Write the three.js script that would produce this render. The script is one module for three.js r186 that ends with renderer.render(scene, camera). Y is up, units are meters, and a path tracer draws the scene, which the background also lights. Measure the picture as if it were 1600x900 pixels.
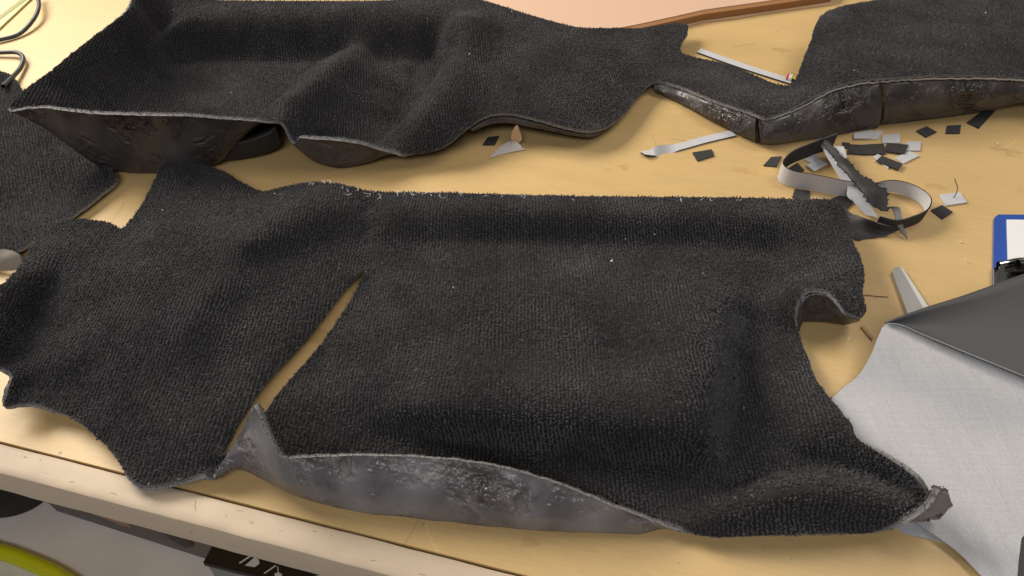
import * as THREE from 'three';
import { RectAreaLightUniformsLib } from 'three/addons/lights/RectAreaLightUniformsLib.js';
import { RoundedBoxGeometry } from 'three/addons/geometries/RoundedBoxGeometry.js';
import { mergeGeometries } from 'three/addons/utils/BufferGeometryUtils.js';
import { ImprovedNoise } from 'three/addons/math/ImprovedNoise.js';

// ---------------------------------------------------------------- camera, light, exposure
const scene = new THREE.Scene();
scene.background = new THREE.Color(0.06, 0.059, 0.058);            // dim workshop around the bench
const F = 1203, CX = 800, CY = 450, PITCH = Math.PI / 4, DIST = 0.752;
const camera = new THREE.PerspectiveCamera(2 * Math.atan(450 / F) * 180 / Math.PI, 16 / 9, 0.02, 30);
camera.position.set(0, DIST * Math.sin(PITCH), DIST * Math.cos(PITCH));
camera.lookAt(0, 0, 0);
const renderer = new THREE.WebGLRenderer({ antialias: true });
renderer.toneMapping = THREE.LinearToneMapping;
renderer.toneMappingExposure = 0.94;
renderer.shadowMap.enabled = true;
RectAreaLightUniformsLib.init();
const LAMPS = [                                                    // x, y, z, width, depth, radiance, colour
  [-1.7, 1.42, -1.25, 1.5, 0.9, 22.5, 0xfff6ea],
  [1.15, 1.75, -0.45, 1.2, 0.60, 5.5, 0xfff6ea],
  [-0.3, 1.75, 1.6, 1.5, 0.60, 6.4, 0xfafaff],
];

// ---------------------------------------------------------------- helpers
let seed = 7;
const rnd = () => { seed = (seed + 0x6d2b79f5) | 0; let t = Math.imul(seed ^ (seed >>> 15), 1 | seed); t = (t + Math.imul(t ^ (t >>> 7), 61 | t)) ^ t; return ((t ^ (t >>> 14)) >>> 0) / 4294967296; };
const rr = (a, b) => a + (b - a) * rnd();
const noise = new ImprovedNoise();
const fbm = (x, y, z = 0, o = 4) => { let s = 0, a = 0.5; for (let i = 0; i < o; i++) { s += a * noise.noise(x, y, z + i * 7.3); x *= 2.03; y *= 2.03; a *= 0.5; } return s; };
// a photo pixel and a height above the bench (metres) -> a point in the place
const SP = Math.sin(PITCH), CP = Math.cos(PITCH);
function at(px, py, h = 0) {
  const u = (px - CX) / F, v = (CY - py) / F;
  const d = new THREE.Vector3(u, v * CP - SP, -v * SP - CP);
  return d.multiplyScalar((h - camera.position.y) / d.y).add(camera.position);
}
const mm = (px, py, h) => at(px, py, h / 1000);
const taken = new Map();
function numbered(n) { const k = taken.get(n) ?? 0; taken.set(n, k + 1); return k ? n + '_' + String(k).padStart(3, '0') : n; }
function info(o, label, category, group, kind) { if (label) o.userData.label = label; if (category) o.userData.category = category; if (group) o.userData.group = group; if (kind) o.userData.kind = kind; return o; }
function mesh(name, geo, mat, parent) { const m = new THREE.Mesh(geo, mat); m.name = parent ? name : numbered(name); m.castShadow = m.receiveShadow = true; (parent ?? scene).add(m); return m; }
function thing(name, label, category, group) { const g = new THREE.Group(); g.name = numbered(name); scene.add(g); return info(g, label, category, group); }
const lin = (r, g, b) => new THREE.Color().setRGB(r, g, b);
function std(color, roughness = 0.8, more = {}) { return new THREE.MeshPhysicalMaterial({ color: color.isColor ? color : lin(...color), roughness, side: THREE.DoubleSide, ...more }); }
function dataTex(n, fn, srgb = false) {
  const a = new Uint8Array(n * n * 4);
  for (let y = 0; y < n; y++) for (let x = 0; x < n; x++) { const c = fn(x / n, y / n, x, y), i = 4 * (y * n + x); for (let k = 0; k < 3; k++) a[i + k] = Math.max(0, Math.min(255, Math.round(255 * (c.length ? c[k] : c)))); a[i + 3] = 255; }
  const t = new THREE.DataTexture(a, n, n); t.magFilter = THREE.LinearFilter; t.minFilter = THREE.LinearMipmapLinearFilter; t.generateMipmaps = true; t.wrapS = t.wrapT = THREE.RepeatWrapping; if (srgb) t.colorSpace = THREE.SRGBColorSpace; t.needsUpdate = true; return t;
}
const toS = (v) => v <= 0 ? 0 : v < 0.0031308 ? 12.92 * v : 1.055 * Math.pow(v, 1 / 2.4) - 0.055;
// tileable noise: blends the four corners
function tile(fn, n = 192, norm = 0) {
  const g = new Float32Array(n * n), f = (u, v) => { const a = fn(u, v), b = fn(u - 1, v), c = fn(u, v - 1), d = fn(u - 1, v - 1), su = u * u * (3 - 2 * u), sv = v * v * (3 - 2 * v); return (a * (1 - su) + b * su) * (1 - sv) + (c * (1 - su) + d * su) * sv; };
  for (let y = 0; y < n; y++) for (let x = 0; x < n; x++) g[y * n + x] = f(x / n, y / n);
  if (norm) { let m = 0, q = 0; for (const v of g) m += v / g.length; for (const v of g) q += (v - m) ** 2 / g.length; q = Math.sqrt(q); for (let i = 0; i < g.length; i++) g[i] = norm * (g[i] - m) / q; }
  return (u, v) => { u = (u - Math.floor(u)) * n; v = (v - Math.floor(v)) * n; const x = Math.floor(u) % n, y = Math.floor(v) % n, a = u - Math.floor(u), b = v - Math.floor(v), X = (x + 1) % n, Y = (y + 1) % n; return (g[y * n + x] * (1 - a) + g[y * n + X] * a) * (1 - b) + (g[Y * n + x] * (1 - a) + g[Y * n + X] * a) * b; };
}

// smooth surface through scattered points: (domain) -> (x, y, z)
function fitSurface(dom, val, soft, lam) {
  const n = dom.length, N = n + 3, e2 = soft * soft, A = [], B = [];
  const phi = (a, b) => Math.sqrt((a[0] - b[0]) ** 2 + (a[1] - b[1]) ** 2 + e2);
  for (let i = 0; i < N; i++) { A.push(new Float64Array(N)); B.push([0, 0, 0]); }
  for (let i = 0; i < n; i++) {
    for (let j = 0; j < n; j++) A[i][j] = phi(dom[i], dom[j]);
    A[i][i] -= lam[i];
    A[i][n] = A[n][i] = 1; A[i][n + 1] = A[n + 1][i] = dom[i][0]; A[i][n + 2] = A[n + 2][i] = dom[i][1];
    B[i] = [val[i].x, val[i].y, val[i].z];
  }
  for (let c = 0; c < N; c++) {
    let p = c; for (let r = c + 1; r < N; r++) if (Math.abs(A[r][c]) > Math.abs(A[p][c])) p = r;
    [A[c], A[p]] = [A[p], A[c]]; [B[c], B[p]] = [B[p], B[c]];
    for (let r = c + 1; r < N; r++) { const f = A[r][c] / A[c][c]; if (!f) continue; for (let k = c; k < N; k++) A[r][k] -= f * A[c][k]; for (let k = 0; k < 3; k++) B[r][k] -= f * B[c][k]; }
  }
  const W = new Array(N);
  for (let r = N - 1; r >= 0; r--) { W[r] = [...B[r]]; for (let k = r + 1; k < N; k++) for (let q = 0; q < 3; q++) W[r][q] -= A[r][k] * W[k][q]; for (let q = 0; q < 3; q++) W[r][q] /= A[r][r]; }
  return (x, y) => { const o = [0, 0, 0]; for (let i = 0; i < n; i++) { const f = phi([x, y], dom[i]); for (let q = 0; q < 3; q++) o[q] += W[i][q] * f; } for (let q = 0; q < 3; q++) o[q] += W[n][q] + W[n + 1][q] * x + W[n + 2][q] * y; return new THREE.Vector3(...o); };
}
function inside(poly, x, y) { let c = false; for (let i = 0, j = poly.length - 1; i < poly.length; j = i++) { const [xi, yi] = poly[i], [xj, yj] = poly[j]; if ((yi > y) !== (yj > y) && x < (xj - xi) * (y - yi) / (yj - yi) + xi) c = !c; } return c; }
function delaunay(P) {                                             // sweep over points sorted by x
  const n = P.length, idx = [...P.keys()].sort((a, b) => P[a][0] - P[b][0]);
  let x0 = 1e9, x1 = -1e9, y0 = 1e9, y1 = -1e9; for (const p of P) { x0 = Math.min(x0, p[0]); x1 = Math.max(x1, p[0]); y0 = Math.min(y0, p[1]); y1 = Math.max(y1, p[1]); }
  const d = Math.max(x1 - x0, y1 - y0) * 20, mx = (x0 + x1) / 2, my = (y0 + y1) / 2;
  const Q = [...P, [mx - d, my - d], [mx, my + d], [mx + d, my - d]];
  const circ = (i, j, k) => { const [ax, ay] = Q[i], bx = Q[j][0] - ax, by = Q[j][1] - ay, cx = Q[k][0] - ax, cy = Q[k][1] - ay, D = 2 * (bx * cy - by * cx); const ux = (cy * (bx * bx + by * by) - by * (cx * cx + cy * cy)) / D, uy = (bx * (cx * cx + cy * cy) - cx * (bx * bx + by * by)) / D; return { i, j, k, x: ax + ux, y: ay + uy, r: ux * ux + uy * uy }; };
  let open = [circ(n, n + 1, n + 2)]; const done = [];
  for (const c of idx) {
    const [px, py] = Q[c], edges = new Map(), keep = [];
    for (const t of open) {
      const dx = px - t.x; if (dx > 0 && dx * dx > t.r) { done.push(t); continue; }
      const dy = py - t.y; if (dx * dx + dy * dy - t.r > 1e-15) { keep.push(t); continue; }
      for (const [a, b] of [[t.i, t.j], [t.j, t.k], [t.k, t.i]]) { const key = a < b ? a * 1e6 + b : b * 1e6 + a; if (edges.has(key)) edges.set(key, null); else edges.set(key, [a, b]); }
    }
    open = keep; for (const e of edges.values()) if (e) open.push(circ(e[0], e[1], c));
  }
  return [...done, ...open].filter((t) => t.i < n && t.j < n && t.k < n).map((t) => [t.i, t.j, t.k]);
}

// more points along a row of sheet points, on a smooth curve through them
function dense(rows, k = 3, sh = 0) {
  const full = rows.map((p) => [p[0], p[1], p[2], p[3] ?? p[0], p[4] ?? p[1] + sh * p[2]]), out = [], cr = (a, b, c, d, t) => 0.5 * (2 * b + (c - a) * t + (2 * a - 5 * b + 4 * c - d) * t * t + (3 * b - a - 3 * c + d) * t * t * t);
  for (let i = 0; i < full.length - 1; i++) for (let j = 0; j < k; j++) out.push(full[i].map((v, q) => cr((full[i - 1] ?? full[i])[q], v, full[i + 1][q], (full[i + 2] ?? full[i + 1])[q], j / k)));
  out.push(full.at(-1)); for (const p of out) p.tight = 2e-4; return out;
}
/* A soft sheet. outline and inner points are [px, py, height mm] or [px, py, height mm, flat px, flat py]: the last two say where the point
   lies when the sheet is spread flat on the bench (needed where the sheet folds over itself). Returns meshes' data. */
function sheet({ outline, inner = [], step = 0.006, thick = 0.006, smooth = true, minY = 0.0006, edgeNoise = 0.0006, soft = 0.010, shift = 0, loose = 0.0005, every = 1e9 }) {
  const dom = [], val = [], lam = [];
  const add = (p) => { lam.push(p.tight ?? loose); const g = at(p[3] ?? p[0], p[4] ?? p[1] + shift * p[2], 0); dom.push([g.x, g.z]); val.push(mm(p[0], p[1], p[2])); return [g.x, g.z]; };
  const full = outline.map((p) => [p[0], p[1], p[2], p[3] ?? p[0], p[4] ?? p[1] + shift * p[2]]), V3 = (a, b, c) => new THREE.Vector3(a, b, c);
  const c1 = new THREE.CatmullRomCurve3(full.map((p) => V3(p[0], p[1], p[2])), true, 'centripetal'), c2 = new THREE.CatmullRomCurve3(full.map((p) => V3(p[3], p[4], 0)), true, 'centripetal'), rim = [];
  full.forEach((p, i) => { const q = full[(i + 1) % full.length], k = Math.max(1, Math.round(Math.hypot(p[0] - q[0], p[1] - q[1], p[2] - q[2]) / every)); for (let j = 0; j < k; j++) { const t = (i + j / k) / full.length, a = c1.getPoint(t), b = c2.getPoint(t), r = [a.x, a.y, a.z, b.x, b.y]; r.tight = 1e-5; rim.push(r); } });
  const ring = rim.map(add); inner.forEach(add);
  const S = fitSurface(dom, val, soft, lam);
  const curve = new THREE.CatmullRomCurve3(ring.map(([x, z]) => new THREE.Vector3(x, 0, z)), true, 'centripetal');
  curve.arcLengthDivisions = 2000;
  const nb = Math.round(curve.getLength() / (step * 0.8)), bpts = curve.getSpacedPoints(nb).slice(0, nb).map((p) => [p.x + rr(-1, 1) * edgeNoise, p.z + rr(-1, 1) * edgeNoise]);
  const pts = [...bpts], cell = new Map(), key = (x, y) => Math.floor(x / step) + ':' + Math.floor(y / step);
  bpts.forEach((p, i) => { const k = key(...p); if (!cell.has(k)) cell.set(k, []); cell.get(k).push(p); });
  let lo = [1e9, 1e9], hi = [-1e9, -1e9]; for (const p of bpts) for (let q = 0; q < 2; q++) { lo[q] = Math.min(lo[q], p[q]); hi[q] = Math.max(hi[q], p[q]); }
  let row = 0;
  for (let y = lo[1]; y < hi[1]; y += step * 0.866, row++) for (let x = lo[0] + (row % 2) * step / 2; x < hi[0]; x += step) {
    const q = [x + rr(-0.05, 0.05) * step, y + rr(-0.05, 0.05) * step];
    if (!inside(bpts, ...q)) continue;
    let near = false; const cx = Math.floor(q[0] / step), cy = Math.floor(q[1] / step);
    for (let a = -1; a < 2 && !near; a++) for (let b = -1; b < 2; b++) for (const p of cell.get((cx + a) + ':' + (cy + b)) ?? []) if (Math.hypot(p[0] - q[0], p[1] - q[1]) < step * 0.55) near = true;
    if (!near) pts.push(q);
  }
  const tris = delaunay(pts).filter(([a, b, c]) => inside(bpts, (pts[a][0] + pts[b][0] + pts[c][0]) / 3, (pts[a][1] + pts[b][1] + pts[c][1]) / 3));
  for (const t of tris) { const [a, b, c] = t.map((i) => pts[i]); if ((b[0] - a[0]) * (c[1] - a[1]) - (b[1] - a[1]) * (c[0] - a[0]) > 0) [t[1], t[2]] = [t[2], t[1]]; }   // up in three's x, z
  const P = pts.map((p) => { const v = S(...p); if (v.y < thick / 2 + minY) v.y = thick / 2 + minY; return v; });
  // flat coordinates of the cloth: spring the spread-out points to their true lengths
  const edges = new Map(); for (const t of tris) for (let k = 0; k < 3; k++) { const a = t[k], b = t[(k + 1) % 3]; edges.set(Math.min(a, b) * 1e6 + Math.max(a, b), [a, b]); }
  const E = [...edges.values()].map(([a, b]) => [a, b, P[a].distanceTo(P[b])]), U = pts.map((p) => [p[0], p[1]]);
  for (let it = 0; it < 150; it++) for (const [a, b, L] of E) { const dx = U[b][0] - U[a][0], dy = U[b][1] - U[a][1], l = Math.hypot(dx, dy) || 1e-9, f = 0.25 * (l - L) / l; U[a][0] += dx * f; U[a][1] += dy * f; U[b][0] -= dx * f; U[b][1] -= dy * f; }
  const Nn = P.map(() => new THREE.Vector3()), e1 = new THREE.Vector3(), e2 = new THREE.Vector3();
  for (const [a, b, c] of tris) { e1.subVectors(P[b], P[a]); e2.subVectors(P[c], P[a]); e1.cross(e2); Nn[a].add(e1); Nn[b].add(e1); Nn[c].add(e1); }
  Nn.forEach((v) => v.normalize());
  const T = P.map((p, i) => p.clone().addScaledVector(Nn[i], thick / 2)), Bt = P.map((p, i) => p.clone().addScaledVector(Nn[i], -thick / 2));
  for (const v of Bt) v.y = Math.max(v.y, minY);
  const geo = (V, s, flip) => { const g = new THREE.BufferGeometry(); g.setAttribute('position', new THREE.Float32BufferAttribute(V.flatMap((v) => [v.x, v.y, v.z]), 3)); g.setAttribute('normal', new THREE.Float32BufferAttribute(Nn.flatMap((v) => [s * v.x, s * v.y, s * v.z]), 3)); g.setAttribute('uv', new THREE.Float32BufferAttribute(U.flatMap((u) => [u[0], u[1]]), 2)); g.setIndex(tris.flatMap(([a, b, c]) => flip ? [a, c, b] : [a, b, c])); return g; };
  const eg = new THREE.BufferGeometry(), ep = [], eu = [], ei = []; let len = 0;
  for (let i = 0; i <= nb; i++) { const a = i % nb; const jig = rr(-1, 1) * edgeNoise; const out = new THREE.Vector3(); ep.push(T[a].x, T[a].y, T[a].z, Bt[a].x, Bt[a].y, Bt[a].z); eu.push(len, 0, len, thick); len += P[a].distanceTo(P[(a + 1) % nb]); if (i < nb) ei.push(2 * i, 2 * i + 1, 2 * i + 2, 2 * i + 1, 2 * i + 3, 2 * i + 2); }
  eg.setAttribute('position', new THREE.Float32BufferAttribute(ep, 3)); eg.setAttribute('uv', new THREE.Float32BufferAttribute(eu, 2)); eg.setIndex(ei); eg.computeVertexNormals();
  return { top: geo(T, 1, false), bottom: geo(Bt, -1, true), edge: eg, T, Bt, Nn, U, tris, nb, P };
}

// a thick wall that hangs from an upper line to a lower line (both pixel, height mm lists of equal length)
function skirt(top, bottom, thick = 0.008, bulge = 0.006, rows = 10, dir = null) {
  const c1 = new THREE.CatmullRomCurve3(top.map((p) => mm(...p))), c2 = new THREE.CatmullRomCurve3(bottom.map((p) => mm(...p)));
  const n = 20 * top.length, pos = [], uv = [], ix = [], A = [], B = [];
  for (let i = 0; i <= n; i++) { A.push(c1.getPoint(i / n)); B.push(c2.getPoint(i / n)); }
  let len = 0;
  for (let i = 0; i <= n; i++) {
    const tan = A[Math.min(i + 1, n)].clone().sub(A[Math.max(i - 1, 0)]), up = A[i].clone().sub(B[i]), out = tan.cross(up).normalize();
    if (out.z < 0) out.negate();
    const H = up.length();
    for (let j = 0; j <= rows; j++) {
      const t = j / rows, b = Math.sin(Math.PI * Math.min(1, t * 1.05)) * bulge + 0.0012 * fbm(len * 30, t * H * 30, 3) * Math.sin(Math.PI * t);
      const p = A[i].clone().lerp(B[i], t).addScaledVector(out, b - (t > 0.8 ? (t - 0.8) ** 2 * 0.15 : 0)); p.y = Math.max(p.y, 0.0008);
      pos.push(p.x, p.y, p.z); uv.push(len, t * H);
    }
    if (i < n) len += A[i].distanceTo(A[i + 1]);
  }
  const R = rows + 1;
  for (let i = 0; i < n; i++) for (let j = 0; j < rows; j++) { const a = i * R + j; ix.push(a, a + 1, a + R, a + 1, a + R + 1, a + R); }
  const g = new THREE.BufferGeometry(); g.setAttribute('position', new THREE.Float32BufferAttribute(pos, 3)); g.setAttribute('uv', new THREE.Float32BufferAttribute(uv, 2)); g.setIndex(ix); g.computeVertexNormals();
  // inner face, set back, and closing strips
  const nrm = g.attributes.normal, m = pos.length / 3, p2 = [...pos], u2 = [...uv], i2 = [...ix];
  for (let k = 0; k < m; k++) { p2.push(pos[3 * k] - nrm.getX(k) * 0, pos[3 * k + 1], pos[3 * k + 2] - thick); u2.push(uv[2 * k], uv[2 * k + 1]); }
  for (let k = 0; k < ix.length; k += 3) i2.push(ix[k] + m, ix[k + 2] + m, ix[k + 1] + m);
  for (let i = 0; i < n; i++) for (const j of [0, rows]) { const a = i * R + j, b = a + R; i2.push(a, b, a + m, b, b + m, a + m); }
  for (const i of [0, n]) for (let j = 0; j < rows; j++) { const a = i * R + j; i2.push(a, a + 1, a + m, a + 1, a + 1 + m, a + m); }
  const o = new THREE.BufferGeometry(); o.setAttribute('position', new THREE.Float32BufferAttribute(p2, 3)); o.setAttribute('uv', new THREE.Float32BufferAttribute(u2, 2)); o.setIndex(i2); o.computeVertexNormals();
  return o;
}
// a flat ribbon: centre line of points, width direction per point
function ribbon(pts, wdirs, thick = 0.0012, n = 60) {
  const c = new THREE.CatmullRomCurve3(pts), w = new THREE.CatmullRomCurve3(wdirs), half = (side) => { const pos = [], uv = [], ix = []; let len = 0, prev = null;
    for (let i = 0; i <= n; i++) { const p = c.getPoint(i / n), d = w.getPoint(i / n), t = c.getTangent(i / n), nn = t.clone().cross(d).normalize().multiplyScalar(side * thick / 2); if (prev) len += p.distanceTo(prev); prev = p;
      for (const s of [-0.5, 0.5]) { const q = p.clone().addScaledVector(d, s).add(nn); pos.push(q.x, q.y, q.z); uv.push(len, s * d.length()); }
      if (i < n) { const a = 2 * i; side > 0 ? ix.push(a, a + 2, a + 1, a + 1, a + 2, a + 3) : ix.push(a, a + 1, a + 2, a + 1, a + 3, a + 2); } }
    const g = new THREE.BufferGeometry(); g.setAttribute('position', new THREE.Float32BufferAttribute(pos, 3)); g.setAttribute('uv', new THREE.Float32BufferAttribute(uv, 2)); g.setIndex(ix); g.computeVertexNormals(); return g; };
  return [half(1), half(-1)];
}
function tube(points, r, seg = 60, rad = 8, closed = false) { return new THREE.TubeGeometry(new THREE.CatmullRomCurve3(points, closed), seg, r, rad, closed); }
function slab(pix, h0, h1, uvScale = 1) {                         // an upright prism over pixel corners, from height h0 to h1 (mm): its top outline lies at the pixels
  const top = pix.map(([x, y]) => mm(x, y, h1)), s = new THREE.Shape(top.map((p) => new THREE.Vector2(p.x, -p.z)));
  const g = new THREE.ExtrudeGeometry(s, { depth: (h1 - h0) / 1000, bevelEnabled: false }); g.rotateX(-Math.PI / 2); g.translate(0, h0 / 1000, 0); return g;
}

// ---------------------------------------------------------------- surfaces
const hash = (a, b) => { const t = Math.sin(a * 127.1 + b * 311.7) * 43758.5453; return 2 * (t - Math.floor(t)) - 1; };
const tableN = tile((u, v) => fbm(u * 5, v * 22, 1, 5)), tableB = tile((u, v) => fbm(u * 2.2, v * 2.2, 9, 4)), tableF = (u, v) => { const r = Math.floor(v * 700); return hash(Math.floor(u * 60 + hash(r, 3) * 60), r) * 0.5; };
const specks = []; for (let i = 0; i < 160; i++) specks.push([rnd(), rnd(), rr(0.0004, 0.0012), rr(0.4, 1)]);
const speckAt = new Map(); for (const [x, y, r, s] of specks) for (let i = -1; i < 2; i++) for (let j = -1; j < 2; j++) if (Math.hypot(i, j) / 1024 < r) speckAt.set(Math.floor(x * 1024 + i) * 1024 + Math.floor(y * 1024 + j), 1 - 0.6 * s);
const tableMap = dataTex(1024, (u, v) => {
  const a = 1 + 0.10 * tableN(u, v) + 0.16 * tableB(u, v) + 0.07 * tableF(u, v);
  const k = speckAt.get(Math.floor(u * 1024) * 1024 + Math.floor(v * 1024)) ?? 1;
  const st = Math.max(0, tableB(v * 0.7 + 0.2, u * 0.9) - 0.16) * 0.8;
  return [toS(0.575 * a * k * (1 - st)), toS(0.395 * a * k * (1 - 1.2 * st)), toS(0.172 * a * k * (1 - 1.5 * st))];
}, true);
{ const D = tableMap.image.data; for (let k = 0; k < 120; k++) { let x = rnd() * 1024, y = rnd() * 1024, a = rr(0, 6.28), L = 4 + rnd() * rnd() * 90, c = rnd() < 0.5 ? rr(0.80, 0.93) : rr(1.03, 1.1); const w = rr(-0.02, 0.02); for (let t = 0; t < L; t++) { const i = 4 * ((Math.floor(y) & 1023) * 1024 + (Math.floor(x) & 1023)); for (let q = 0; q < 3; q++) D[i + q] = Math.min(255, D[i + q] * c); x += Math.cos(a); y += Math.sin(a); a += w; } } 
  for (let k = 0; k < 46; k++) { const X = rnd() * 1024, Y = rnd() * 1024, R = rr(2, 12), c = rr(0.93, 0.99), z = rnd() * 50; for (let y = -R * 2; y <= R * 2; y++) for (let x = -R * 2; x <= R * 2; x++) { if (Math.hypot(x, y * 1.4) > R * (1 + 1.3 * noise.noise(x * 0.12, y * 0.12, z))) continue; const i = 4 * ((Math.floor(Y + y) & 1023) * 1024 + (Math.floor(X + x) & 1023)); D[i] *= c; D[i + 1] *= c * 0.99; D[i + 2] *= c * 0.97; } } }
const tableRough = dataTex(512, (u, v) => 0.5 + 0.35 * tableB(u, v) + 0.2 * tableN(u, v));
const rubberN = tile((u, v) => { let s = 0, a = 0.55, x = u * 9, y = v * 9; for (let i = 0; i < 4; i++) { s += a * (1 - 2 * Math.abs(noise.noise(x, y, 3 + i * 5))); x *= 2.1; y *= 2.1; a *= 0.5; } return s; }, 384, 0.45);
const rubberP = tile((u, v) => fbm(u * 3, v * 3, 17, 4), 192, 0.45);
const crinkled = (u, v) => Math.max(0.06, Math.min(1, 0.35 + 1.6 * rubberP(u, v)));
const rubberBump = dataTex(512, (u, v) => 0.5 + 0.42 * rubberN(u, v) * crinkled(u, v));
const rubberRough = dataTex(512, (u, v) => 0.52 + 0.22 * rubberP(v, u) - 0.12 * rubberN(u, v));
const rubberMap = dataTex(512, (u, v) => { const s = 0.62 + 0.16 * rubberN(u, v) * crinkled(u, v) + 0.28 * rubberP(v, u), w = 0.02 * rubberP(u, v); return [toS(s + w), toS(s), toS(s - 0.6 * w)]; }, true);
for (const t of [rubberBump, rubberRough, rubberMap]) t.repeat.set(7.5, 7.5);
const edgeMap = dataTex(256, (u, v, x, y) => { const k = 0.09 + 0.22 * (0.5 + 0.5 * hash(x >> 1, y >> 2)) + 0.10 * (v > 0.45 ? 1 : 0) + 0.05 * hash(x, y); return [toS(k), toS(k * 0.97), toS(k * 0.95)]; }, true);
edgeMap.repeat.set(8, 240);
const weave = dataTex(256, (u, v) => { const a = Math.sin(u * 2 * Math.PI * 32), b = Math.sin(v * 2 * Math.PI * 32); const w = Math.max(a, b) * 0.5 + 0.5; return 0.55 + 0.35 * w; });
weave.repeat.set(16, 16);
const clothS = tile((u, v) => fbm(u * 40, v * 4, 2, 3), 256), clothG = tile((u, v) => fbm(u * 6, v * 4, 8, 3));
const clothMap = dataTex(1024, (u, v) => { const tx = Math.floor(u * 300), ty = Math.floor(v * 300), w = 0.92 + 0.025 * hash(tx, 1) + 0.02 * hash(ty, 2) + 0.07 * hash(tx, ty) + 0.12 * clothS(u, v) + 0.06 * clothG(u, v); return [toS(0.50 * w), toS(0.50 * w), toS(0.51 * w)]; }, true);
clothMap.repeat.set(3.4, 3.4);
const woodG = tile((u, v) => fbm(u * 3, v * 40, 5, 4));
const lipMap = dataTex(512, (u, v) => { const a = 1 + 0.12 * woodG(u, v) + 0.12 * tableB(u, v); return [toS(0.52 * a), toS(0.415 * a), toS(0.295 * a)]; }, true);
{ const D = lipMap.image.data; for (let k = 0; k < 80; k++) { let x = rnd() * 512, y = rnd() * 512, a = rr(-0.5, 0.5) + (rnd() < 0.2 ? 1.2 : 0), L = 2 + rnd() * rnd() * 26, c = rr(0.68, 0.92); for (let t = 0; t < L; t++) { const i = 4 * ((Math.floor(y) & 511) * 512 + (Math.floor(x) & 511)); for (let q = 0; q < 3; q++) D[i + q] *= c; x += Math.cos(a); y += Math.sin(a); a += rr(-0.25, 0.25); } } }
lipMap.repeat.set(4, 4);
const floorN = tile((u, v) => fbm(u * 8, v * 8, 2, 5));
const floorMap = dataTex(512, (u, v) => { const a = 1 + 0.25 * floorN(u, v); return [toS(0.84 * a), toS(0.81 * a), toS(0.77 * a)]; }, true);
const M = {
  table: std([1, 1, 1], 1, { map: tableMap, roughnessMap: tableRough, bumpMap: tableRough, bumpScale: 0.0004 }),
  lip: std([1, 1, 1], 0.6, { map: lipMap, bumpMap: lipMap, bumpScale: 0.0015 }),
  base: std([0.014, 0.013, 0.013], 1),
  fibre: std([1, 1, 1], 0.9, { sheen: 0.08, sheenRoughness: 0.6, sheenColor: lin(0.6, 0.58, 0.6) }),
  edge: std([1, 1, 1], 0.95, { map: edgeMap, bumpMap: edgeMap, bumpScale: 0.0012 }),
  rubberBrown: std([0.085, 0.075, 0.073], 0.75, { map: rubberMap, roughnessMap: rubberRough, bumpMap: rubberBump, bumpScale: 0.0035 }),
  rubberGrey: std([0.25, 0.235, 0.24], 0.68, { map: rubberMap, roughnessMap: rubberRough, bumpMap: rubberBump, bumpScale: 0.0042 }),
  whiteWeb: std([0.50, 0.50, 0.52], 0.85, { bumpMap: weave, bumpScale: 0.0003 }),
  blackWeb: std([0.030, 0.029, 0.030], 0.75, { bumpMap: weave, bumpScale: 0.0003 }),
  cloth: std([1, 1, 1], 0.95, { map: clothMap }),
  vinyl: std([0.055, 0.054, 0.056], 0.55, { bumpMap: weave, bumpScale: 0.0001 }),
  cord: std([0.045, 0.047, 0.055], 0.4),
  lint: std([0.75, 0.74, 0.72], 0.9),
  black: std([0.018, 0.017, 0.018], 0.6),
};

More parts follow.
